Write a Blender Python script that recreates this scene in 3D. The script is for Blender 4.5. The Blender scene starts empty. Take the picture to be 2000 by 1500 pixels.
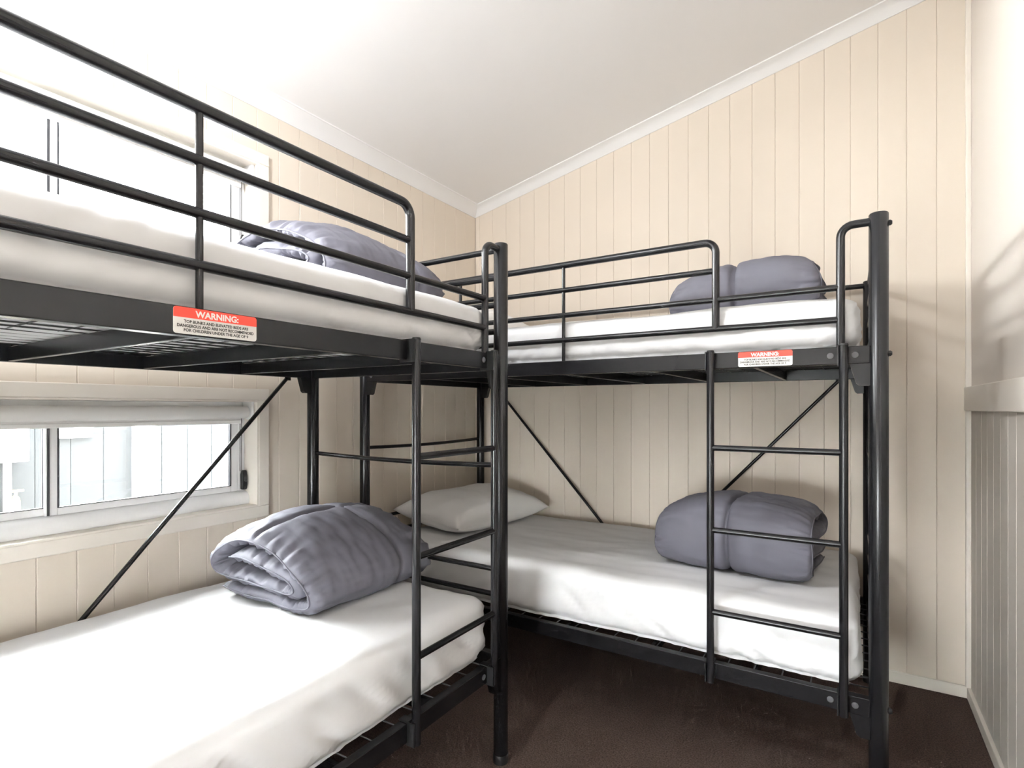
import bpy, bmesh, math, random
from mathutils import Vector, Matrix, noise

# ------------------------------------------------------------------ camera, sky, exposure
scene = bpy.context.scene
col = scene.collection
F_PX, HORIZON = 1059.0, 797.0
CAM_H, YAW = 1.16, math.radians(32.1)
cam_data = bpy.data.cameras.new('camera')
cam = bpy.data.objects.new('camera', cam_data)
col.objects.link(cam)
cam.location = (0, 0, CAM_H)
cam.rotation_euler = (math.radians(90), 0, YAW)
cam_data.sensor_width = 36.0
cam_data.lens = 36.0 * F_PX / 2000.0
cam_data.shift_y = (HORIZON - 750.0) / 2000.0
cam_data.clip_start = 0.02
scene.camera = cam

SKY = 52.0
world = bpy.data.worlds.new('overcast_sky')
scene.world = world
world.use_nodes = True
bg = world.node_tree.nodes['Background']
bg.inputs['Color'].default_value = (0.985, 0.99, 1.0, 1)
bg.inputs['Strength'].default_value = SKY

vs = scene.view_settings
vs.view_transform = 'Standard'
vs.look = 'None'
vs.gamma = 1.0
vs.use_curve_mapping = False
vs.exposure = 1.36
scene.cycles.use_denoising = True
scene.cycles.max_bounces = 8
scene.cycles.diffuse_bounces = 5
scene.cycles.glossy_bounces = 3
scene.cycles.use_adaptive_sampling = True
scene.cycles.adaptive_threshold = 0.025
scene.cycles.adaptive_min_samples = 16
scene.cycles.transparent_max_bounces = 12
FILL_LAMP = 33.5  # energy of the added fill lamp

# ------------------------------------------------------------------ materials
def srgb(r, g, b):
    f = lambda c: (c/255/12.92) if c/255 <= 0.04045 else ((c/255+0.055)/1.055)**2.4
    return (f(r), f(g), f(b), 1)

def mat(name, color, rough=0.5, spec=0.5, bump=0.0, bump_scale=200.0, vary=0.0, vary_scale=3.0,
        metallic=0.0, sheen=0.0, stretch=None, detail=3.0):
    m = bpy.data.materials.new(name)
    m.use_nodes = True
    nt = m.node_tree
    p = nt.nodes['Principled BSDF']
    p.inputs['Base Color'].default_value = color
    p.inputs['Roughness'].default_value = rough
    p.inputs['Specular IOR Level'].default_value = spec
    p.inputs['Metallic'].default_value = metallic
    if sheen:
        p.inputs['Sheen Weight'].default_value = sheen
        p.inputs['Sheen Roughness'].default_value = 0.5
    tc = nt.nodes.new('ShaderNodeTexCoord')
    vec = tc.outputs['Object']
    if stretch:
        mp = nt.nodes.new('ShaderNodeMapping')
        mp.inputs['Scale'].default_value = stretch
        nt.links.new(vec, mp.inputs['Vector'])
        vec = mp.outputs['Vector']
    if vary:
        n = nt.nodes.new('ShaderNodeTexNoise')
        n.inputs['Scale'].default_value = vary_scale
        n.inputs['Detail'].default_value = detail
        nt.links.new(vec, n.inputs['Vector'])
        r = nt.nodes.new('ShaderNodeValToRGB')
        lo = tuple(c*(1-vary) for c in color[:3]) + (1,)
        hi = tuple(min(1, c*(1+vary)) for c in color[:3]) + (1,)
        r.color_ramp.elements[0].color = lo
        r.color_ramp.elements[0].position = 0.3
        r.color_ramp.elements[1].color = hi
        r.color_ramp.elements[1].position = 0.7
        nt.links.new(n.outputs['Fac'], r.inputs['Fac'])
        nt.links.new(r.outputs['Color'], p.inputs['Base Color'])
    if bump:
        n2 = nt.nodes.new('ShaderNodeTexNoise')
        n2.inputs['Scale'].default_value = bump_scale
        n2.inputs['Detail'].default_value = detail
        nt.links.new(vec, n2.inputs['Vector'])
        b = nt.nodes.new('ShaderNodeBump')
        b.inputs['Strength'].default_value = bump
        b.inputs['Distance'].default_value = 0.002
        nt.links.new(n2.outputs['Fac'], b.inputs['Height'])
        nt.links.new(b.outputs['Normal'], p.inputs['Normal'])
    return m

M = {}
M['wall'] = mat('cream_wall_paint', (0.755, 0.674, 0.578, 1), 0.55, 0.3, 0, 90, 0.015, 2.0, detail=1)
M['wall_low'] = mat('greige_panel_paint', (0.66, 0.61, 0.55, 1), 0.55, 0.3, 0, 90, 0.02, 2.0, detail=1)
M['wall_up'] = mat('pale_plaster_paint', (0.72, 0.665, 0.605, 1), 0.65, 0.2, 0, 60, 0.015, 1.5, detail=1)
M['trim'] = mat('cream_trim_gloss', (0.82, 0.765, 0.69, 1), 0.4, 0.4, 0, 60, 0.01, 4.0, detail=1)
M['ceiling'] = mat('white_ceiling_paint', (0.90, 0.895, 0.895, 1), 0.8, 0.2, 0, 80, 0.008, 1.5, detail=1)
M['cove'] = mat('white_cornice_paint', (0.88, 0.88, 0.88, 1), 0.6, 0.3)
M['carpet'] = mat('brown_carpet', (0.098, 0.068, 0.057, 1), 0.95, 0.1, 1.0, 420, 0.45, 190, detail=3)
M['metal'] = mat('black_powder_coat', (0.010, 0.010, 0.0115, 1), 0.27, 0.38)
M['cap'] = mat('black_plastic', (0.012, 0.012, 0.013, 1), 0.5, 0.4, 0.03, 500)
M['grey_cap'] = mat('grey_plastic_cap', (0.09, 0.09, 0.095, 1), 0.5, 0.4, 0.03, 500)
M['steel'] = mat('dark_steel_wire', (0.03, 0.03, 0.032, 1), 0.4, 0.5)
M['sheet'] = mat('white_cotton_sheet', (0.80, 0.805, 0.815, 1), 0.85, 0.15, 0.25, 26, 0.0, 1, detail=2)
M['pillow'] = mat('white_pillowcase', (0.86, 0.855, 0.85, 1), 0.85, 0.15, 0.25, 30, detail=2)
M['duvet'] = mat('slate_grey_quilt', (0.140, 0.139, 0.168, 1), 0.62, 0.3, 0.25, 35, 0.04, 6, detail=2)
M['frame'] = mat('white_window_aluminium', (0.90, 0.90, 0.90, 1), 0.4, 0.4)
M['gasket'] = mat('dark_rubber_gasket', (0.05, 0.05, 0.055, 1), 0.6, 0.3, 0.05, 300)
M['blind'] = mat('white_blind_fabric', (0.86, 0.85, 0.83, 1), 0.8, 0.2, 0.1, 300)
M['red'] = mat('red_label_print', (0.80, 0.070, 0.045, 1), 0.45, 0.4, 0.02, 200)
M['label'] = mat('white_label_vinyl', (0.80, 0.79, 0.76, 1), 0.45, 0.4, 0.02, 200)
M['ink'] = mat('black_ink', (0.04, 0.038, 0.036, 1), 0.6, 0.2, 0.02, 200)
M['white_ink'] = mat('white_ink', (0.88, 0.87, 0.85, 1), 0.5, 0.3, 0.02, 200)
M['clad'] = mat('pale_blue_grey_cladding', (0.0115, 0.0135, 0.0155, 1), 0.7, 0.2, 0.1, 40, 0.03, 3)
M['white_ext'] = mat('white_exterior_paint', (0.82, 0.82, 0.82, 1), 0.6, 0.3, 0.05, 60)
M['box_ext'] = mat('pale_grey_meter_box', (0.60, 0.62, 0.62, 1), 0.5, 0.4, 0.03, 80)
M['pvc'] = mat('grey_conduit_pvc', (0.42, 0.42, 0.40, 1), 0.5, 0.4, 0.03, 80)
M['brass'] = mat('weathered_brass', (0.35, 0.27, 0.12, 1), 0.45, 0.5, 0.1, 200, metallic=0.8)
M['concrete'] = mat('pale_concrete', (0.66, 0.65, 0.63, 1), 0.9, 0.2, 0.3, 30, 0.08, 4)

def glass_mat():
    m = bpy.data.materials.new('clear_window_glass')
    m.use_nodes = True
    nt = m.node_tree
    nt.nodes.remove(nt.nodes['Principled BSDF'])
    out = nt.nodes['Material Output']
    t = nt.nodes.new('ShaderNodeBsdfTransparent')
    t.inputs['Color'].default_value = (0.95, 0.97, 0.97, 1)
    g = nt.nodes.new('ShaderNodeBsdfGlossy')
    g.inputs['Roughness'].default_value = 0.02
    f = nt.nodes.new('ShaderNodeFresnel')
    f.inputs['IOR'].default_value = 1.45
    mx = nt.nodes.new('ShaderNodeMixShader')
    nt.links.new(f.outputs['Fac'], mx.inputs['Fac'])
    nt.links.new(t.outputs['BSDF'], mx.inputs[1])
    nt.links.new(g.outputs['BSDF'], mx.inputs[2])
    nt.links.new(mx.outputs['Shader'], out.inputs['Surface'])
    return m
M['glass'] = glass_mat()

# ------------------------------------------------------------------ helpers
def obj(name, bm, material, parent=None, smooth=False, loc=None, rotz=None, kind=None, label=None):
    me = bpy.data.meshes.new(name)
    bmesh.ops.recalc_face_normals(bm, faces=bm.faces)
    bm.to_mesh(me)
    bm.free()
    if smooth == 'auto':
        for p in me.polygons:
            p.use_smooth = True
        me.set_sharp_from_angle(angle=math.radians(40))
    elif smooth:
        for p in me.polygons:
            p.use_smooth = True
    me.materials.append(M[material])
    o = bpy.data.objects.new(name, me)
    col.objects.link(o)
    if parent:
        o.parent = parent
    if loc is not None:
        o.location = loc
    if rotz is not None:
        o.rotation_euler = (0, 0, rotz)
    if kind:
        o['kind'] = kind
    if label:
        o['label'] = label
    return o

def tag(o, label, cat, group=None):
    o['label'] = label
    o['category'] = cat
    if group:
        o['group'] = group
    return o

def empty(name, loc=(0, 0, 0), rotz=0.0):
    o = bpy.data.objects.new(name, None)
    o.empty_display_size = 0.1
    col.objects.link(o)
    o.location = loc
    o.rotation_euler = (0, 0, rotz)
    return o

def copy_part(o, parent, **kw):
    c = o.copy()
    col.objects.link(c)
    c.parent = parent
    for k, v in kw.items():
        setattr(c, k, v)
    return c

def copy_tree(o, parent=None):
    c = o.copy()
    col.objects.link(c)
    c.parent = parent
    for ch in list(o.children):
        copy_tree(ch, c)
    return c

def box(bm, x0, x1, y0, y1, z0, z1, bevel=0.0, seg=2):
    b = bmesh.new()
    bmesh.ops.create_cube(b, size=1)
    for v in b.verts:
        v.co = Vector(((x0+x1)/2 + v.co.x*(x1-x0), (y0+y1)/2 + v.co.y*(y1-y0), (z0+z1)/2 + v.co.z*(z1-z0)))
    if bevel:
        bmesh.ops.bevel(b, geom=b.edges[:] , offset=bevel, segments=seg, affect='EDGES', profile=0.5)
    merge(bm, b)
    return bm

def merge(dst, src):
    me = bpy.data.meshes.new('tmp')
    src.to_mesh(me)
    src.free()
    dst.from_mesh(me)
    bpy.data.meshes.remove(me)

def B(*a, **k):
    return box(bmesh.new(), *a, **k)

def tube(pts, r, seg=14, cap=True, bm=None):
    bm = bm or bmesh.new()
    pts = [Vector(p) for p in pts]
    n = len(pts)
    tang = []
    for i in range(n):
        a = pts[max(i-1, 0)]
        b = pts[min(i+1, n-1)]
        tang.append((b-a).normalized())
    t0 = tang[0]
    ref = Vector((0, 0, 1)) if abs(t0.z) < 0.9 else Vector((1, 0, 0))
    u = t0.cross(ref).normalized()
    rings = []
    for i in range(n):
        t = tang[i]
        u = (u - t*u.dot(t)).normalized()
        v = t.cross(u)
        rings.append([bm.verts.new(pts[i] + r*(math.cos(2*math.pi*k/seg)*u + math.sin(2*math.pi*k/seg)*v)) for k in range(seg)])
    for i in range(n-1):
        for k in range(seg):
            bm.faces.new((rings[i][k], rings[i][(k+1) % seg], rings[i+1][(k+1) % seg], rings[i+1][k]))
    if cap:
        bm.faces.new(list(reversed(rings[0])))
        bm.faces.new(rings[-1])
    return bm

def bend(a, c, b, r, n=7):
    """points from a to b turning at c with radius r"""
    a, b, c = Vector(a), Vector(b), Vector(c)
    d1 = (a-c).normalized()
    d2 = (b-c).normalized()
    ang = d1.angle(d2)
    t = r / math.tan(ang/2)
    p1, p2 = c+d1*t, c+d2*t
    cen = c + (d1+d2).normalized() * (r/math.sin(ang/2))
    out = [a]
    v1, v2 = (p1-cen), (p2-cen)
    th = v1.angle(v2)
    for i in range(n+1):
        f = i/n
        out.append(cen + (v1*math.sin((1-f)*th) + v2*math.sin(f*th))/math.sin(th))
    out.append(b)
    return out

def lathe(profile, seg=20, bm=None, axis='z', origin=(0, 0, 0)):
    bm = bm or bmesh.new()
    rings = []
    for r, z in profile:
        ring = []
        for k in range(seg):
            a = 2*math.pi*k/seg
            p = (r*math.cos(a), r*math.sin(a), z)
            if axis == 'x':
                p = (z, r*math.cos(a), r*math.sin(a))
            elif axis == 'y':
                p = (r*math.cos(a), z, r*math.sin(a))
            ring.append(bm.verts.new(Vector(p)+Vector(origin)))
        rings.append(ring)
    for i in range(len(rings)-1):
        for k in range(seg):
            bm.faces.new((rings[i][k], rings[i][(k+1) % seg], rings[i+1][(k+1) % seg], rings[i+1][k]))
    bm.faces.new(list(reversed(rings[0])))
    bm.faces.new(rings[-1])
    return bm

def prism(poly, vec, bm=None):
    """extrude a 3D polygon along vec"""
    bm = bm or bmesh.new()
    vec = Vector(vec)
    a = [bm.verts.new(Vector(p)) for p in poly]
    b = [bm.verts.new(Vector(p)+vec) for p in poly]
    n = len(a)
    for i in range(n):
        bm.faces.new((a[i], a[(i+1) % n], b[(i+1) % n], b[i]))
    bm.faces.new(list(reversed(a)))
    bm.faces.new(b)
    return bm

# ------------------------------------------------------------------ room constants
XL, XR = -2.04, 0.40           # window wall, right-hand wall
YB, YF = 2.81, -1.30           # far wall, wall behind the camera
SL = 0.2068                    # ceiling pitch
ZC0 = 2.420                    # ceiling height at the window wall
def zc(x):
    return ZC0 + SL*(x-XL)

def struct(o):
    o['kind'] = 'structure'
    return o

# floor, ceiling
floor = struct(obj('floor', B(XL-0.2, XR+0.2, YF-0.2, YB+0.2, -0.1, 0.0), 'carpet'))
bm = prism([(XL-0.25, YF-0.2, zc(XL-0.25)), (XR+0.25, YF-0.2, zc(XR+0.25)),
            (XR+0.25, YF-0.2, zc(XR+0.25)+0.1), (XL-0.25, YF-0.2, zc(XL-0.25)+0.1)], (0, YB-YF+0.4, 0))
struct(obj('ceiling', bm, 'ceiling'))

# planks with V-grooved long edges -----------------------------------------------------
TH, CH = 0.012, 0.0020
def plank(u0, u1, z0, z1a, z1b, place):
    """a board from u0 to u1, bottom z0, slanted top z1a..z1b; place(u, depth, z) -> world point"""
    bm = bmesh.new()
    g = 0.0002
    sec = [(u0+g, 0.0), (u1-g, 0.0), (u1-g, TH-CH), (u1-g-CH, TH), (u0+g+CH, TH), (u0+g, TH-CH)]
    top = lambda u: z1a + (z1b-z1a)*(u-u0)/(u1-u0)
    a = [bm.verts.new(place(u, d, z0)) for u, d in sec]
    b = [bm.verts.new(place(u, d, top(u))) for u, d in sec]
    n = len(sec)
    for i in range(n):
        bm.faces.new((a[i], a[(i+1) % n], b[(i+1) % n], b[i]))
    bm.faces.new(list(reversed(a)))
    bm.faces.new(b)
    return bm

# far wall
wb = struct(obj('wall_back', prism([(XL-0.15, YB+TH, -0.05), (XR+0.15, YB+TH, -0.05),
            (XR+0.15, YB+TH, zc(XR+0.15)+0.05), (XL-0.15, YB+TH, zc(XL-0.15)+0.05)], (0, 0.1, 0)), 'wall'))
x = 0.394
while x > XL+0.01:
    x0 = max(x-0.1, XL)
    obj('plank', plank(x0, x, 0.0, zc(x0), zc(x), lambda u, d, z: Vector((u, YB+TH-d, z))), 'wall', wb)
    x -= 0.1

# window wall with two openings
W_Y0, W_Y1 = 0.01, 1.31
WIN = [(0.765, 1.191), (1.722, 2.148)]
wl_bm = bmesh.new()
XO = XL-TH
def wl_box(y0, y1, z0, z1):
    box(wl_bm, XO-0.12, XO, y0, y1, z0, z1)
wl_box(YF-0.15, W_Y0, -0.05, ZC0+0.05)
wl_box(W_Y1, YB+0.1, -0.05, ZC0+0.05)
wl_box(W_Y0, W_Y1, -0.05, WIN[0][0])
wl_box(W_Y0, W_Y1, WIN[0][1], WIN[1][0])
wl_box(W_Y0, W_Y1, WIN[1][1], ZC0+0.05)
wl = struct(obj('wall_left', wl_bm, 'wall'))
y = YB
while y > YF+0.01:
    y0 = max(y-0.1, YF)
    if y <= W_Y1+0.005 and y0 >= W_Y0-0.005:
        spans = [(0, WIN[0][0]), (WIN[0][1], WIN[1][0]), (WIN[1][1], ZC0)]
    else:
        spans = [(0, ZC0)]
    for a, b in spans:
        obj('plank', plank(y0, y, a, b, b, lambda u, d, z: Vector((XO+d, u, z))), 'wall', wl)
    y -= 0.1

# right-hand wall: grooved panelling below, plaster above, ledge between
wr = struct(obj('wall_right', B(XR+TH, XR+0.12, YF-0.15, YB+0.1, -0.05, zc(XR)+0.12), 'wall_up'))
y = YB-0.02
while y > YF+0.01:
    y0 = max(y-0.1, YF)
    obj('plank', plank(y0, y, 0, 1.16, 1.16, lambda u, d, z: Vector((XR+TH-d, u, z))), 'wall_low', wr)
    y -= 0.1
obj('plaster_panel', B(XR+0.001, XR+TH, YF, YB, 1.2, zc(XR)), 'wall_up', wr)
RX0, RX1, RZ0, RZ1 = -0.90, -0.20, 0.45, 0.98           # unseen window added behind the viewpoint as a fill light
wbh = bmesh.new()
for (xa, xb, za, zb) in ((XL-0.15, RX0, -0.05, zc(RX0)+0.1), (RX1, XR+0.15, -0.05, zc(XR)+0.1), (RX0, RX1, -0.05, RZ0), (RX0, RX1, RZ1, zc(RX1)+0.1)):
    box(wbh, xa, xb, YF-0.1, YF, za, zb)
struct(obj('wall_behind', wbh, 'wall_up'))
d3 = struct(empty('added_window', ((RX0+RX1)/2, YF-0.05, RZ0)))  # frame and panes of the added fill-light opening
hwd, hd = (RX1-RX0)/2, RZ1-RZ0
for xa, xb in ((-hwd, 0.02), (-0.02, hwd)):
    o_y = -0.03 if xa < -0.1 else 0.0
    for (p0, p1, q0, q1) in ((xa, xa+.05, 0, hd), (xb-.05, xb, 0, hd), (xa+.05, xb-.05, 0, .08), (xa+.05, xb-.05, hd-.05, hd)):
        obj('sash_frame', B(p0, p1, o_y, o_y+.028, q0, q1, .003), 'frame', d3)
    obj('pane', B(xa+.046, xb-.046, o_y+.011, o_y+.016, .076, hd-.046), 'glass', d3)
struct(obj('trim_1', B(XR-0.020, XR+0.002, YF, YB-0.001, 1.149, 1.243, 0.003), 'trim'))     # dado ledge
struct(obj('trim_2', B(XR-0.016, XR+0.002, YB-0.022, YB, 0.045, zc(XR)-0.02, 0.004), 'trim'))  # corner bead
struct(obj('baseboard_back', B(XL, XR, YB-0.012, YB+0.001, 0, 0.048, 0.003), 'trim'))
struct(obj('baseboard_right', B(XR-0.012, XR+0.001, YF, YB-0.012, 0, 0.048, 0.003), 'trim'))
struct(obj('baseboard_left', B(XL-0.001, XL+0.012, YF, YB-0.012, 0, 0.048, 0.003), 'trim'))

# cornice: concave cove profile (out from wall, down from ceiling)
def cove_profile(rise, d=0.063, drop=0.048):
    """list of (out, z) relative to the wall/ceiling line; rise = ceiling gain per unit out"""
    p = [(0, -drop), (0.005, -drop), (0.007, -drop+0.004)]
    for i in range(9):
        t = i/8
        o = 0.009 + (d-0.017)*t
        z = -drop+0.006 + (drop-0.014)*t + 0.006*math.sin(math.pi*t)
        p.append((o, z + rise*o*t))
    p += [(d-0.005, -0.007+rise*d), (d, -0.006+rise*d), (d, 0.004+rise*d), (0, 0.004)]
    return p
struct(obj('trim_3', prism([(XL+o, YF, ZC0+z) for o, z in cove_profile(SL)], (0, YB-YF, 0)), 'cove'))
bm = bmesh.new()
prof = cove_profile(0)
a = [bm.verts.new((XL, YB-o, zc(XL)+z)) for o, z in prof]
b = [bm.verts.new((XR, YB-o, zc(XR)+z)) for o, z in prof]
for i in range(len(a)):
    j = (i+1) % len(a)
    bm.faces.new((a[i], a[j], b[j], b[i]))
bm.faces.new(a); bm.faces.new(b)
struct(obj('trim_4', bm, 'cove'))
struct(obj('trim_5', prism([(XR-o, YF, zc(XR)+z) for o, z in cove_profile(-SL)], (0, YB-YF, 0)), 'cove'))

# ------------------------------------------------------------------ windows
def make_window(name, z0, z1):
    w = struct(empty(name, (XL, (W_Y0+W_Y1)/2, z0)))
    h = z1-z0
    hw = (W_Y1-W_Y0)/2
    t = 0.046
    # architrave, four boards on the room side
    for (ya, yb, za, zb) in ((-hw-t, hw+t, h, h+t), (-hw-t, hw+t, -t, 0), (-hw-t, -hw, 0, h), (hw, hw+t, 0, h)):
        obj('architrave', B(0, 0.014, ya, yb, za, zb, 0.003), 'trim', w)
    # reveal lining
    for (ya, yb, za, zb) in ((-hw, hw, h-0.006, h), (-hw, hw, 0, 0.006), (-hw, -hw+0.006, 0.006, h-0.006), (hw-0.006, hw, 0.006, h-0.006)):
        obj('reveal', B(-0.130, 0.012, ya, yb, za, zb), 'trim', w)
    fx0, fx1 = -0.125, -0.075
    # outer aluminium frame
    obj('frame_head', B(fx0, fx1, -hw+.006, hw-.006, h-.036, h-.006, 0.003), 'frame', w)
    sill = bmesh.new()
    prof = [(-0.125, 0.006), (-0.046, 0.006), (-0.042, 0.020), (-0.044, 0.036), (-0.052, 0.048), (-0.064, 0.055), (-0.080, 0.058), (-0.125, 0.058)]
    prism([(px, -hw+.006, pz) for px, pz in prof], (0, 2*hw-.012, 0), sill)
    obj('frame_sill', sill, 'frame', w, smooth='auto')
    obj('frame_jamb', B(fx0, fx1, -hw+.006, -hw+.034, .058, h-.036, 0.003), 'frame', w)
    obj('frame_jamb', B(fx0, fx1, hw-.034, hw-.006, .058, h-.036, 0.003), 'frame', w)
    # two sashes meeting at the middle
    for ya, yb, xa in ((-hw+.034, 0.030, -0.118), (-0.005, hw-.034, -0.096)):
        za, zb = .058, h-.036
        s = empty('sash')
        s.parent = w
        s.location = (xa, 0, 0)
        st = 0.030
        obj('stile', B(0, .020, ya, ya+st, za, zb, .002), 'frame', s)
        obj('stile', B(0, .020, yb-st, yb, za, zb, .002), 'frame', s)
        obj('rail', B(0, .020, ya+st, yb-st, za, za+st*0.8, .002), 'frame', s)
        obj('rail', B(0, .020, ya+st, yb-st, zb-st*0.8, zb, .002), 'frame', s)
        g = bmesh.new()
        for (a0, a1, b0, b1) in ((ya+st-.001, ya+st+.004, za+st*.8, zb-st*.8), (yb-st-.004, yb-st+.001, za+st*.8, zb-st*.8),
                                 (ya+st, yb-st, zb-st*.8-.005, zb-st*.8+.002), (ya+st, yb-st, za+st*.8-.001, za+st*.8+.0015)):
            box(g, .005, .0215, a0, a1, b0, b1)
        obj('gasket', g, 'gasket', s)
        obj('pane', B(.008, .012, ya+st-.004, yb-st+.004, za+st*.8-.004, zb-st*.8+.004), 'glass', s)
    obj('sash_channel', B(-0.0755, -0.073, -0.002, 0.004, .06, h-.038), 'gasket', w)
    return w
make_window('window_1', *WIN[0])
make_window('window_2', *WIN[1])

def roller_blind(z1, label, h):
    """rolled-up blind under the head of a window; origin at the roll's middle"""
    cy = (W_Y0+W_Y1)/2
    hw = (W_Y1-W_Y0)/2-.006
    r = empty('roller_blind', (XL-0.038, cy, z1-0.006))
    tag(r, label, 'blind', 'roller blinds in the two windows')
    zr = -0.042
    obj('fabric_roll', lathe([(0.0, -hw+.016), (.0235, -hw+.016), (.0245, -hw+.02), (.0245, hw-.02), (.0235, hw-.016), (0.0, hw-.016)][1:-1], 28, axis='y', origin=(0, 0, zr)), 'blind', r, smooth='auto')
    obj('hanging_fabric', B(-.0245, -.0235, -hw+.018, hw-.018, zr-.034, zr), 'blind', r)
    obj('bottom_bar', B(-.030, -.018, -hw+.018, hw-.018, zr-.046, zr-.030, .004), 'blind', r)
    for s in (-1, 1):
        b = bmesh.new()
        pts = [(-.03, 0), (.03, 0), (.03, -.05), (.02, -.066), (0, -.072), (-.02, -.066), (-.03, -.05)]
        prism([(px, s*(hw-.002), pz) for px, pz in pts], (0, -s*.010, 0), b)
        obj('bracket', b, 'frame', r)
    yc = hw-.026
    obj('cord', tube([(-.027, yc, zr), (-.027, yc, -(h-.145))], .0014, 8), 'gasket', r)
    obj('cord', tube([(-.016, yc, zr), (-.016, yc, -(h-.145))], .0014, 8), 'gasket', r)
    t = bmesh.new()
    za = -(h-.070)
    prism([(-.031, yc+.003, za), (-.012, yc+.003, za), (-.008, yc+.003, za+.02), (-.008, yc+.003, za+.055), (-.014, yc+.003, za+.078), (-.028, yc+.003, za+.078), (-.031, yc+.003, za+.06)], (0, .018, 0), t)
    bmesh.ops.bevel(t, geom=t.edges[:], offset=.002, segments=2, affect='EDGES')
    ct = obj('cord_tensioner', t, 'cap', r)
    obj('screw', lathe([(.005, 0), (.005, .004), (.003, .006)], 12, axis='x', origin=(-.009, yc+.012, za+.037)), 'steel', ct)
    return r
roller_blind(WIN[0][1], 'white roller blind rolled up in the low window above the lower bunk', WIN[0][1]-WIN[0][0])
roller_blind(WIN[1][1], 'white roller blind rolled up in the high window beside the upper bunk', WIN[1][1]-WIN[1][0])

# ------------------------------------------------------------------ outside the windows
struct(obj('ground', B(-9, 8, -12, 7, -0.4, -0.3), 'concrete'))
NX = -3.55
nb = empty('neighbouring_wall', (NX, 1.2, -0.3))
tag(nb, 'pale blue-grey clad wall of the next building seen through the low window', 'wall')
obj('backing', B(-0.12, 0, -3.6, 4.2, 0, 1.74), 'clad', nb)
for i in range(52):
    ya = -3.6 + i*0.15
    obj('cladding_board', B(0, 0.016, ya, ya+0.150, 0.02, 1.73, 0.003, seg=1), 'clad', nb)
obj('corner_post', B(0.0, 0.05, 0.29, 0.40, 0, 1.74, .004), 'white_ext', nb)
obj('white_panel', B(0.0, 0.04, -0.09, 0.09, 1.30, 1.74, .004), 'white_ext', nb)
obj('fascia', B(-0.1, 0.05, -3.6, 4.2, 1.74, 1.80, .004), 'white_ext', nb)
mb = empty('meter_box', (NX+.016, 0.80, 0.90))
tag(mb, 'white meter box on the outside wall at the left of the low window', 'meter box')
obj('case', B(0, 0.14, -0.19, 0.19, 0, 0.5, .008), 'box_ext', mb)
obj('lid', B(0.14, 0.152, -0.18, 0.18, 0.01, 0.49, .004), 'box_ext', mb)
obj('conduit', tube([(.05, .13, -1.18), (.05, .13, 0.005)], .016, 14), 'pvc', mb, smooth='auto')
obj('conduit', tube([(.05, .08, -1.18), (.05, .08, 0.005)], .012, 14), 'pvc', mb, smooth='auto')
tp = empty('garden_tap', (NX+.016, 0.955, 0.72))
tag(tp, 'brass garden tap on the outside wall below the meter box', 'tap')
obj('pipe', tube(bend((.02, 0, -1.0), (.02, 0, 0), (.07, 0, 0), .015), .009, 12), 'brass', tp, smooth='auto')
obj('spout', tube(bend((.05, 0, 0), (.10, 0, 0), (.10, 0, -.06), .02), .011, 12), 'brass', tp, smooth='auto')
obj('handle', tube([(.075, -.03, .035), (.075, .03, .035)], .006, 10), 'brass', tp, smooth='auto')
obj('spindle', tube([(.075, 0, 0), (.075, 0, .038)], .006, 10), 'brass', tp, smooth='auto')

# ------------------------------------------------------------------ added pendant lamp, out of view, to brighten the room
LX, LY = -1.25, -0.05
lp = empty('added_pendant_lamp', (LX, LY, zc(LX)))
tag(lp, 'added fill light out of view, shaped as a white wire-cage pendant lamp near the window wall', 'lamp')
obj('ceiling_rose', lathe([(.055, .012), (.055, -.012), (.040, -.028), (.008, -.032)], 28), 'frame', lp, smooth='auto')
obj('flex', tube([(0, 0, -.03), (0, 0, -.10)], .004, 10), 'frame', lp, smooth='auto')
obj('lamp_holder', lathe([(.012, -.09), (.030, -.10), (.034, -.14)], 24), 'frame', lp, smooth='auto')
RG = .145
ZG = -.27
for k in range(8):
    an = math.pi*k/4
    obj('cage_wire', tube([(RG*math.cos(t)*math.cos(an), RG*math.cos(t)*math.sin(an), ZG+RG*math.sin(t)) for t in [math.radians(76-14*i) for i in range(12)]], .0012, 6), 'frame', lp, smooth=True)
for t in (0, -40):
    q = math.radians(t)
    obj('cage_ring', tube([(RG*math.cos(q)*math.cos(math.pi*i/16), RG*math.cos(q)*math.sin(math.pi*i/16), ZG+RG*math.sin(q)) for i in range(33)], .0012, 6), 'frame', lp, smooth=True)
bl = bpy.data.lights.new('fill_bulb', 'POINT')
bl.energy = FILL_LAMP
bl.color = (0.95, 0.975, 1.0)
bl.shadow_soft_size = 0.11
fill_bulb = bpy.data.objects.new('fill_bulb', bl)
col.objects.link(fill_bulb)
fill_bulb.parent = lp
fill_bulb.location = (0, 0, ZG)

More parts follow.
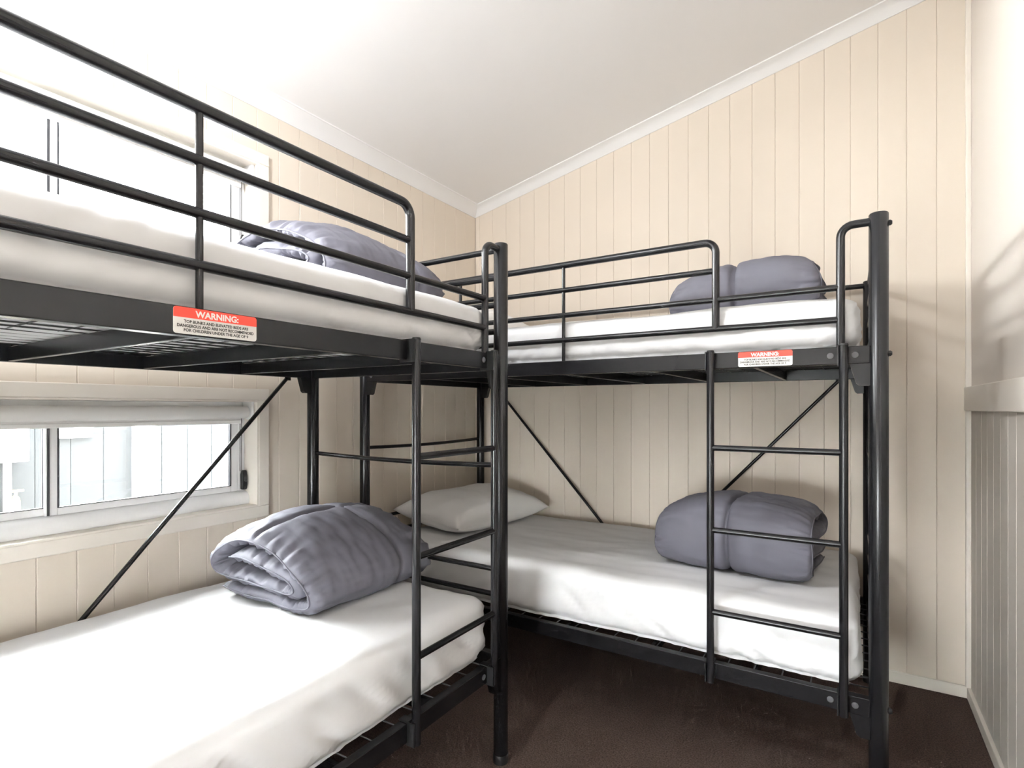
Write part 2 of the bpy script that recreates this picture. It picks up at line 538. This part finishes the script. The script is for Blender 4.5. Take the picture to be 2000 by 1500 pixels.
# ------------------------------------------------------------------ bunk beds
L, W = 2.02, 0.945
HP = 1.698
DECK = [(0.303, 0.353), (1.284, 1.334)]
def make_bunk():
    r = empty('bunk_bed')
    # posts
    for px, py in ((0, 0), (-L, 0), (0, W), (-L, W)):
        p = obj('post', lathe([(.0225, .004), (.0235, .006), (.0235, HP-.003), (.0215, HP)], 28), 'metal', r, smooth='auto', loc=(px, py, 0))
        obj('foot_cap', lathe([(.0235, 0), (.0248, .003), (.0248, .028), (.0238, .030)], 28), 'cap', p, smooth='auto')
        s = 1 if px == 0 else -1
        for z in (0.33, 1.31, 1.668):
            obj('bolt', lathe([(.008, .022), (.008, .027), (.005, .031)] if s > 0 else [(.008, -.022), (.008, -.027), (.005, -.031)], 12, axis='x', origin=(0, 0, z)), 'cap', p, smooth='auto')
    for (z0, z1) in DECK:
        # side rails and end rails
        for py in (0, W):
            sr = obj('side_rail', B(-L+.02, -.02, py-.0125, py+.0125, z0, z1, .002), 'metal', r)
            s = -1 if py == 0 else 1
            for bx in (-.055, -.115, -L+.055):
                obj('bolt_cap', lathe([(.0085, 0), (.0085, .0012*s), (.006, .0018*s)], 18, axis='y', origin=(bx, py+s*.0125, (z0+z1)/2)), 'grey_cap', sr, smooth='auto')
        for px in (0, -L):
            obj('end_rail', B(px-.0125, px+.0125, .02, W-.02, z0, z1, .002), 'metal', r)
        # brackets below the rails
        for px in (0, -L):
            s = -1 if px == 0 else 1
            for py in (0, W):
                poly = [(px+s*.018, py-.012, z0), (px+s*.068, py-.012, z0), (px+s*.052, py-.012, z0-.055), (px+s*.044, py-.012, z0-.062), (px+s*.018, py-.012, z0-.062)]
                obj('bracket', prism(poly, (0, .024, 0)), 'metal', r)
        # cross members
        for k in range(1, 6):
            cx = -k*L/6.2 + .006
            obj('cross_slat', B(cx-.006, cx+.006, .0125, W-.0125, z0+.001, z1-.010, .0015, seg=1), 'metal', r)
        # wire mesh
        wm = bmesh.new()
        zw = z1-.0065
        ny = 14
        for i in range(1, ny):
            yy = .0125 + (W-.025)*i/ny
            tube([(-L+.0125, yy, zw), (-.0125, yy, zw)], .0022, 6, bm=wm)
        nx = 26
        for i in range(1, nx):
            xx = -.0125 - (L-.025)*i/nx
            tube([(xx, .0125, zw+.002), (xx, W-.0125, zw+.002)], .0022, 6, bm=wm)
        obj('wire_mesh', wm, 'steel', r, smooth=True, kind='stuff')
    # guard rails, ladder side
    zt = 1.334
    gx = -.430
    obj('guard_rail', tube(bend((-L+.01, 0, 1.690), (gx, 0, 1.690), (gx, 0, 1.412), .035), .0120, 16), 'metal', r, smooth='auto')
    obj('guard_rail', tube([(-L+.01, 0, 1.597), (gx, 0, 1.597)], .0098, 14), 'metal', r, smooth='auto')
    for z in (1.504, 1.412):
        obj('guard_rail', tube([(-L+.01, 0, z), (-.09, 0, z)], .0098, 14), 'metal', r, smooth='auto')
    for bx in (-.97, -1.45):
        obj('guard_strut', tube([(bx, 0, zt-.005), (bx, 0, 1.690)], .0065, 12), 'metal', r, smooth='auto')
    obj('grab_handle', tube(bend((-.09, 0, zt-.01), (-.09, 0, 1.678), (0, 0, 1.678), .032), .0112, 16), 'metal', r, smooth='auto')
    # guard rail at the wall side
    obj('guard_rail', tube([(-L+.01, W, 1.680), (-.01, W, 1.680)], .0110, 14), 'metal', r, smooth='auto')
    # end bars
    for px in (0, -L):
        for z in (1.680, 1.590, 1.500, 1.412):
            obj('end_bar', tube([(px, .01, z), (px, W-.01, z)], .0100, 14), 'metal', r, smooth='auto')
        mid = [(px, .01+(W-.02)*i/10, .972-.008*math.sin(math.pi*i/10)) for i in range(11)]
        obj('end_bar', tube(mid, .0085, 12), 'metal', r, smooth='auto')
        for z in (.628, .545, .462):
            obj('end_bar', tube([(px, .01, z), (px, W-.01, z)], .0085, 12), 'metal', r, smooth='auto')
    # diagonal braces against the wall
    for a, b in ((-.11, -.97), (-L+.11, -L+.97)):
        p, q = Vector((a, W+.018, 1.282)), Vector((b, W+.018, .348))
        br = tube([p, q], .0075, 12)
        for pt in (p, q):
            box(br, pt.x-.013, pt.x+.013, W+.0125, W+.016, pt.z-.010, pt.z+.03)
        obj('brace', br, 'metal', r, smooth='auto')
    # ladder
    ld = empty('ladder')
    ld.parent = r
    for lx in (-.440, -.082):
        obj('upright', tube([(lx, -.030, .298), (lx, -.030, 1.336)], .0115, 16), 'metal', ld, smooth='auto')
        obj('end_plug', lathe([(.0112, 1.334), (.0118, 1.337), (.0100, 1.341)], 16, origin=(lx, -.030, 0)), 'cap', ld, smooth='auto')
        for (z0, z1) in DECK:
            hk = bmesh.new()
            box(hk, lx-.016, lx-.0125, -.036, .014, z0-.006, z1+.003)
            box(hk, lx-.016, lx+.010, -.020, -.0125, z0+.004, z1-.004)
            box(hk, lx-.016, lx-.0125+.02, -.0125, .0165, z1, z1+.003)
            obj('hook', hk, 'cap', ld)
    for z in (1.035, .777, .520):
        obj('rung', tube([(-.440, -.030, z), (-.082, -.030, z)], .0092, 14), 'metal', ld, smooth='auto')
    return r

def text_mesh(body, size, bold=0.0, spacing=1.0):
    cu = bpy.data.curves.new('lettering', 'FONT')
    cu.body = body
    cu.size = size
    cu.align_x = 'CENTER'
    cu.align_y = 'CENTER'
    cu.offset = bold
    cu.space_character = spacing
    cu.extrude = 0.0001
    cu.resolution_u = 3
    tmp = bpy.data.objects.new('tmp', cu)
    col.objects.link(tmp)
    dg = bpy.context.evaluated_depsgraph_get()
    me = bpy.data.meshes.new_from_object(tmp.evaluated_get(dg))
    bpy.data.objects.remove(tmp)
    bpy.data.curves.remove(cu)
    return me

def rounded_rect(w, h, rad, n=5):
    pts = []
    for cx, cz, a0 in ((w/2-rad, h/2-rad, 0), (-w/2+rad, h/2-rad, 90), (-w/2+rad, -h/2+rad, 180), (w/2-rad, -h/2+rad, 270)):
        for i in range(n+1):
            a = math.radians(a0 + 90*i/n)
            pts.append((cx+rad*math.cos(a), cz+rad*math.sin(a)))
    return pts

def warning_label(parent, x):
    """vinyl sticker on the outer face of the upper side rail"""
    lb = empty('warning_label')
    lb.parent = parent
    lb.location = (x, -.0125, 1.3095)
    lb['label'] = 'red and white warning sticker on the upper rail'
    w, h = .150, .0455
    obj('sticker', prism([(a, 0, b) for a, b in rounded_rect(w, h, .005)], (0, -.0006, 0)), 'label', lb)
    zsplit = .0052
    band = [(a, b) for a, b in rounded_rect(w, h, .005) if b > zsplit]
    pts = [(w/2, zsplit)] + band + [(-w/2, zsplit)]
    obj('red_band', prism([(a, -.0006, b) for a, b in pts], (0, -.0004, 0)), 'red', lb)
    for body, size, zz, m, bold, width in (('WARNING:', .0185, .0133, 'white_ink', .0006, .078),
                                   ('TOP BUNKS AND ELEVATED BEDS ARE', .0078, -.0012, 'ink', .0002, .116),
                                   ('DANGEROUS AND ARE NOT RECOMMENDED', .0078, -.0086, 'ink', .0002, .138),
                                   ('FOR CHILDREN UNDER THE AGE OF 9', .0078, -.0160, 'ink', .0002, .116)):
        me = text_mesh(body, size, bold)
        xs = [v.co.x for v in me.vertices]
        ys = [v.co.y for v in me.vertices]
        k = width/(max(xs)-min(xs))
        ky = (.0118 if m == 'white_ink' else .0054)/(max(ys)-min(ys))
        mx, my = (max(xs)+min(xs))/2, (max(ys)+min(ys))/2
        for v in me.vertices:
            v.co = Vector(((v.co.x-mx)*k, -v.co.z*0.5, (v.co.y-my)*ky))
        me.materials.clear()
        me.materials.append(M[m])
        o = bpy.data.objects.new('lettering', me)
        col.objects.link(o)
        o.parent = lb
        o.location = (0, -.00125 if m == 'white_ink' else -.0009, zz)

bunk = make_bunk()
bunk2 = copy_tree(bunk)
# far bunk, along the far wall
bunk2.location = (0.062, 1.808, 0)
tag(bunk2, 'black steel bunk bed standing along the far panelled wall', 'bunk bed', 'black steel bunk beds')
warning_label(bunk2, -.286)
# near bunk, along the window wall
bunk.location = (-0.977, 1.488, 0)
bunk.rotation_euler = (0, 0, math.radians(90))
tag(bunk, 'black steel bunk bed standing along the window wall', 'bunk bed', 'black steel bunk beds')
warning_label(bunk, -.945)
# ------------------------------------------------------------------ mattresses in fitted sheets
def fbm(p, o=3):
    return noise.fractal(Vector(p), 1.0, 2.0, o, noise_basis='PERLIN_ORIGINAL')

def mattress(name, lx, wy, h, seed, res=.018, sag=0.0):
    """rounded slab, origin at the underside's middle; wrinkles pulled towards the corners"""
    rad = .045
    nx, ny, nz = int(lx/res), int(wy/res), max(6, int(h/res*1.3))
    bm = bmesh.new()
    cache = {}
    rnd = random.Random(seed)
    hx, hy, hz = lx/2, wy/2, h/2
    def vert(px, py, pz):
        key = (round(px, 5), round(py, 5), round(pz, 5))
        if key in cache:
            return cache[key]
        p = Vector((px, py, pz))
        rb = rad
        inner = Vector((max(-hx+rb, min(hx-rb, px)), max(-hy+rb, min(hy-rb, py)), max(-hz+rb*.9, min(hz-rb*.75, pz))))
        d = p-inner
        n = d.normalized() if d.length > 1e-9 else Vector((0, 0, 1))
        q = inner + Vector((n.x*rb, n.y*rb, n.z*(rb*.75 if n.z > 0 else rb*.9)))
        # broad softness
        q += n*(.006*fbm((px*2.2+seed*7, py*2.2, pz*3), 2))
        side = 1-abs(n.z)
        up = max(0, n.z)
        # corner-pulled folds on the sides
        v = (pz+hz)/h
        cd = min(abs(hx-px), abs(px+hx)) if abs(n.y) > abs(n.x) else min(abs(hy-py), abs(py+hy))
        along = px if abs(n.y) > abs(n.x) else py
        sgn = 1 if along > 0 else -1
        ph = along*1.0*sgn - (1-v)*h*1.1
        wv = fbm((ph*26+seed, v*1.3, seed*3.1), 2)
        ridge = (1-abs(wv)*2.2)
        wt = side*(0.45+0.55*math.exp(-cd*2.2))*(0.22+0.78*(1-v))
        q += n*(.021*ridge*wt)
        q += n*(.006*fbm((ph*55, v*2.0, seed*1.7), 2)*wt)
        # shallow creases on top
        c2 = fbm((px*3+seed, py*9, seed), 3)
        q += Vector((0, 0, 1))*(.007*c2*up)
        q.z -= sag*up*(1-(px/hx)**2)*(1-(py/hy)**2)
        # the hem tucks in slightly
        if v < .25 and side > .3:
            q -= Vector((n.x, n.y, 0))*(.02*(1-v/.25)**1.5)
        q.z += hz
        cache[key] = bm.verts.new(q)
        return cache[key]
    def face_grid(f, nu, nv):
        g = [[vert(*f(i/nu, j/nv)) for j in range(nv+1)] for i in range(nu+1)]
        for i in range(nu):
            for j in range(nv):
                vs4 = (g[i][j], g[i+1][j], g[i+1][j+1], g[i][j+1])
                if len(set(vs4)) == 4:
                    try:
                        bm.faces.new(vs4)
                    except ValueError:
                        pass
    for s in (-1, 1):
        face_grid(lambda u, v: (-hx+2*hx*u, -hy+2*hy*v, s*hz), nx, ny)
        face_grid(lambda u, v: (-hx+2*hx*u, s*hy, -hz+2*hz*v), nx, nz)
        face_grid(lambda u, v: (s*hx, -hy+2*hy*u, -hz+2*hz*v), ny, nz)
    return obj(name, bm, 'sheet', smooth=True)

ML, MW = 1.895, 0.900
ms = []
for i, (root, deck, h, lab) in enumerate((
        (bunk, 1, .158, 'mattress in a white fitted sheet on the top bunk beside the high window'),
        (bunk, 0, .203, 'mattress in a white fitted sheet on the bottom bunk below the low window'),
        (bunk2, 1, .158, 'mattress in a white fitted sheet on the top bunk along the far wall'),
        (bunk2, 0, .203, 'mattress in a white fitted sheet on the bottom bunk along the far wall'))):
    m = mattress('mattress', ML, MW, h, i+1, sag=.004)
    mm = root.matrix_basis
    m.location = mm @ Vector((-L/2 + (.015 if True else 0), W/2, DECK[deck][1]-.0035))
    m.rotation_euler = root.rotation_euler
    tag(m, lab, 'mattress', 'mattresses on the bunks')
    ms.append(m)

# ------------------------------------------------------------------ pillows
def pillow(label, loc, rot, seed, lx=.45, ly=.73, h=.185):
    bm = bmesh.new()
    n, mq = 44, 60
    top, bot = [], []
    def pt(i, j, s):
        u, v = -1+2*i/n, -1+2*j/mq
        e = max(0.0, (1-abs(u)**2.6))*max(0.0, (1-abs(v)**3.2))
        z = h*.5*(e**.50)
        px = u*lx/2*(1-.10*(1-abs(v)**2)*abs(u)**3)
        py = v*ly/2*(1-.06*(1-abs(u)**2)*abs(v)**3)
        w = e**.3
        k = .010*fbm((px*6+seed, py*6, s*2+seed), 3)*w + .006*fbm((px*20+seed, py*5, s), 2)*(1-e)*w*2
        if s > 0:
            z = z*1.15 + k
        else:
            z = -z*.85 + k*.3
        return Vector((px, py, z+h*.42))
    for i in range(n+1):
        top.append([bm.verts.new(pt(i, j, 1)) for j in range(mq+1)])
    for i in range(n+1):
        row = []
        for j in range(mq+1):
            if i in (0, n) or j in (0, mq):
                row.append(top[i][j])
            else:
                row.append(bm.verts.new(pt(i, j, -1)))
        bot.append(row)
    for i in range(n):
        for j in range(mq):
            bm.faces.new((top[i][j], top[i+1][j], top[i+1][j+1], top[i][j+1]))
            bm.faces.new((bot[i][j], bot[i][j+1], bot[i+1][j+1], bot[i+1][j]))
    o = obj('pillow', bm, 'pillow', smooth=True)
    o.location = loc
    o.rotation_euler = rot
    tag(o, label, 'pillow', 'pillows on the far bunk')
    return o
pillow('white pillow at the head of the bottom bunk along the far wall', (-1.70, 2.33, .553), (0, math.radians(5), math.radians(-6)), 3)
pillow('white pillow barely showing at the head of the top bunk along the far wall', (-1.68, 2.32, 1.488), (0, math.radians(3), math.radians(3)), 9)

# ------------------------------------------------------------------ folded quilts
def catmull(pts, n):
    out = []
    P = [pts[0]] + pts + [pts[-1]]
    for i in range(1, len(P)-2):
        p0, p1, p2, p3 = (Vector(p) for p in P[i-1:i+3])
        for k in range(n):
            t = k/n
            out.append(0.5*((2*p1) + (-p0+p2)*t + (2*p0-5*p1+4*p2-p3)*t*t + (-p0+3*p1-3*p2+p3)*t**3))
    out.append(Vector(pts[-1]))
    return out

def quilt(label, loc, rot, seed, width=.51, axis=.44, height=.26, seam_t=.62, seam_s=.40, gather=1.0, boxy=False):
    """quilt folded into a roll: the fold section lies in local XZ, the roll's axis along local Y.
    The free folds open towards -X / -Y, the smooth turned edge faces +X."""
    sx, sz = width/.51, height/.262
    path = [(.055, .034), (.16, .027), (.30, .026), (.41, .028), (.462, .042), (.478, .075), (.455, .120), (.395, .168),
            (.300, .212), (.200, .232), (.110, .218), (.048, .176), (.026, .132), (.044, .096), (.11, .084), (.21, .080), (.32, .078),
            (.395, .080), (.415, .100), (.375, .128), (.290, .150), (.190, .165), (.105, .158)]
    if boxy:
        path = [(.060, .036), (.16, .034), (.30, .034), (.40, .036), (.452, .068), (.470, .125), (.458, .185), (.415, .224),
                (.33, .232), (.22, .232), (.11, .226), (.055, .205), (.042, .180), (.075, .160), (.16, .160), (.27, .160), (.36, .156),
                (.395, .132), (.36, .100), (.26, .098), (.16, .098), (.09, .098)]
    path = [(a*sx-width/2, b*sz) for a, b in path]
    c = catmull(path, 13)
    ns = len(c)
    # arc length and normals
    s = [0.0]
    for i in range(1, ns):
        s.append(s[-1]+(c[i]-c[i-1]).length)
    tot = s[-1]
    nor = []
    for i in range(ns):
        t = (c[min(i+1, ns-1)]-c[max(i-1, 0)]).normalized()
        nor.append(Vector((t.y, -t.x)))          # outward for this counter-clockwise roll
    nt = 100
    h0 = (.0330 if boxy else .0300)*min(sx, sz)
    bm = bmesh.new()
    rnd = random.Random(seed)
    off = rnd.random()*50
    def surf(i, j, side):
        ss = s[i]/tot
        t = j/nt
        e = 2*t-1
        ends = max(0.0, 1-abs(e)**9)**.5
        se = max(0.0, 1-abs(2*ss-1)**26)**.5
        hh = h0*(ends*.93+.07)*(se*.9+.1)
        outer = side > 0
        # gathers along the stitched ends
        edge = math.exp(-(1-abs(e))*11.0)
        g = .5-2.2*abs(fbm((s[i]*34+off, e*1.2, seed*2.3), 2))
        hh *= 1 + gather*edge*.75*g
        # quilting seams
        d1 = abs(t-seam_t)*axis
        d2 = abs(s[i]-seam_s*tot)
        wob = .004*fbm((s[i]*5+seed, t*4, 1.7), 2)
        dip = max(.55*math.exp(-((d1+wob)/.0045)**2) + .28*math.exp(-((d1+wob)/.016)**2), .55*math.exp(-((d2+wob)/.0045)**2) + .28*math.exp(-((d2+wob)/.016)**2))
        hh *= 1-dip*(1.0 if outer else .5)
        # softness
        hh *= 1 + .16*fbm((s[i]*7+off, t*3.5, side*3), 2)
        p = c[i] + nor[i]*hh*side
        x, z = p.x, p.y
        # the ends of the roll sag and lean a little
        k = z/height
        z *= 1 - (.17 if e < 0 else .12)*abs(e)**2.2 + .02*fbm((x*3, t*3, seed), 1)
        y = (t-.5)*axis*(1-.06*(1-k)*0) + .016*fbm((s[i]*4.5+off, e, seed), 2)*abs(e)**2
        y += .020*e*math.sin(k*math.pi)
        wr = .0035*fbm((x*9+off, y*26, z*9), 2) + .003*fbm((x*30+off, y*8, z*30), 2)
        x += nor[i].x*wr*side
        z += nor[i].y*wr*side
        x += .012*fbm((t*2.0+off, z*3, 7.7), 2)
        return Vector((x, y, max(z, .001)))
    A = [[bm.verts.new(surf(i, j, 1)) for j in range(nt+1)] for i in range(ns)]
    Bv = [[bm.verts.new(surf(i, j, -1)) for j in range(nt+1)] for i in range(ns)]
    for i in range(ns-1):
        for j in range(nt):
            bm.faces.new((A[i][j], A[i][j+1], A[i+1][j+1], A[i+1][j]))
            bm.faces.new((Bv[i][j], Bv[i+1][j], Bv[i+1][j+1], Bv[i][j+1]))
        for j in (0, nt):
            bm.faces.new((A[i][j], A[i+1][j], Bv[i+1][j], Bv[i][j]))
    for i in (0, ns-1):
        for j in range(nt):
            bm.faces.new((A[i][j], A[i][j+1], Bv[i][j+1], Bv[i][j]))
    r = empty('folded_quilt')
    r.location = loc
    r.rotation_euler = rot
    tag(r, label, 'quilt', 'folded grey quilts')
    body = obj('quilt_body', bm, 'duvet', r, smooth=True)
    # piping along both stitched edges
    for j, nm in ((0, 'edge_seam'), (nt, 'edge_seam')):
        e = -1 if j == 0 else 1
        pts = []
        for i in range(0, ns, 2):
            p = (surf(i, j, 1)+surf(i, j, -1))/2
            pts.append(p+Vector((0, e*.001, 0)))
        obj(nm, tube(pts, .0026, 6), 'duvet', body, smooth=True)
    return r

quilt('folded grey quilt on the bottom bunk below the low window', (-1.535, 1.255, .553), (0, 0, math.radians(1)), 1, width=.53, axis=.50, height=.262, seam_t=.66, seam_s=.44, gather=1.6)
quilt('folded grey quilt on the top bunk beside the high window', (-1.435, 1.225, 1.488), (0, 0, math.radians(2)), 2, axis=.49, height=.272, seam_t=.70, seam_s=.42, gather=1.6)
quilt('folded grey quilt on the top bunk along the far wall', (-.345, 2.36, 1.497), (math.radians(2.5), 0, math.radians(-92)), 3, width=.46, axis=.475, height=.225, seam_t=.46, seam_s=.60, boxy=True, gather=1.3)
quilt('folded grey quilt on the bottom bunk along the far wall', (-.365, 2.255, .553), (0, 0, math.radians(-95)), 4, width=.46, axis=.50, height=.278, seam_t=.50, seam_s=.165, boxy=True, gather=1.3)
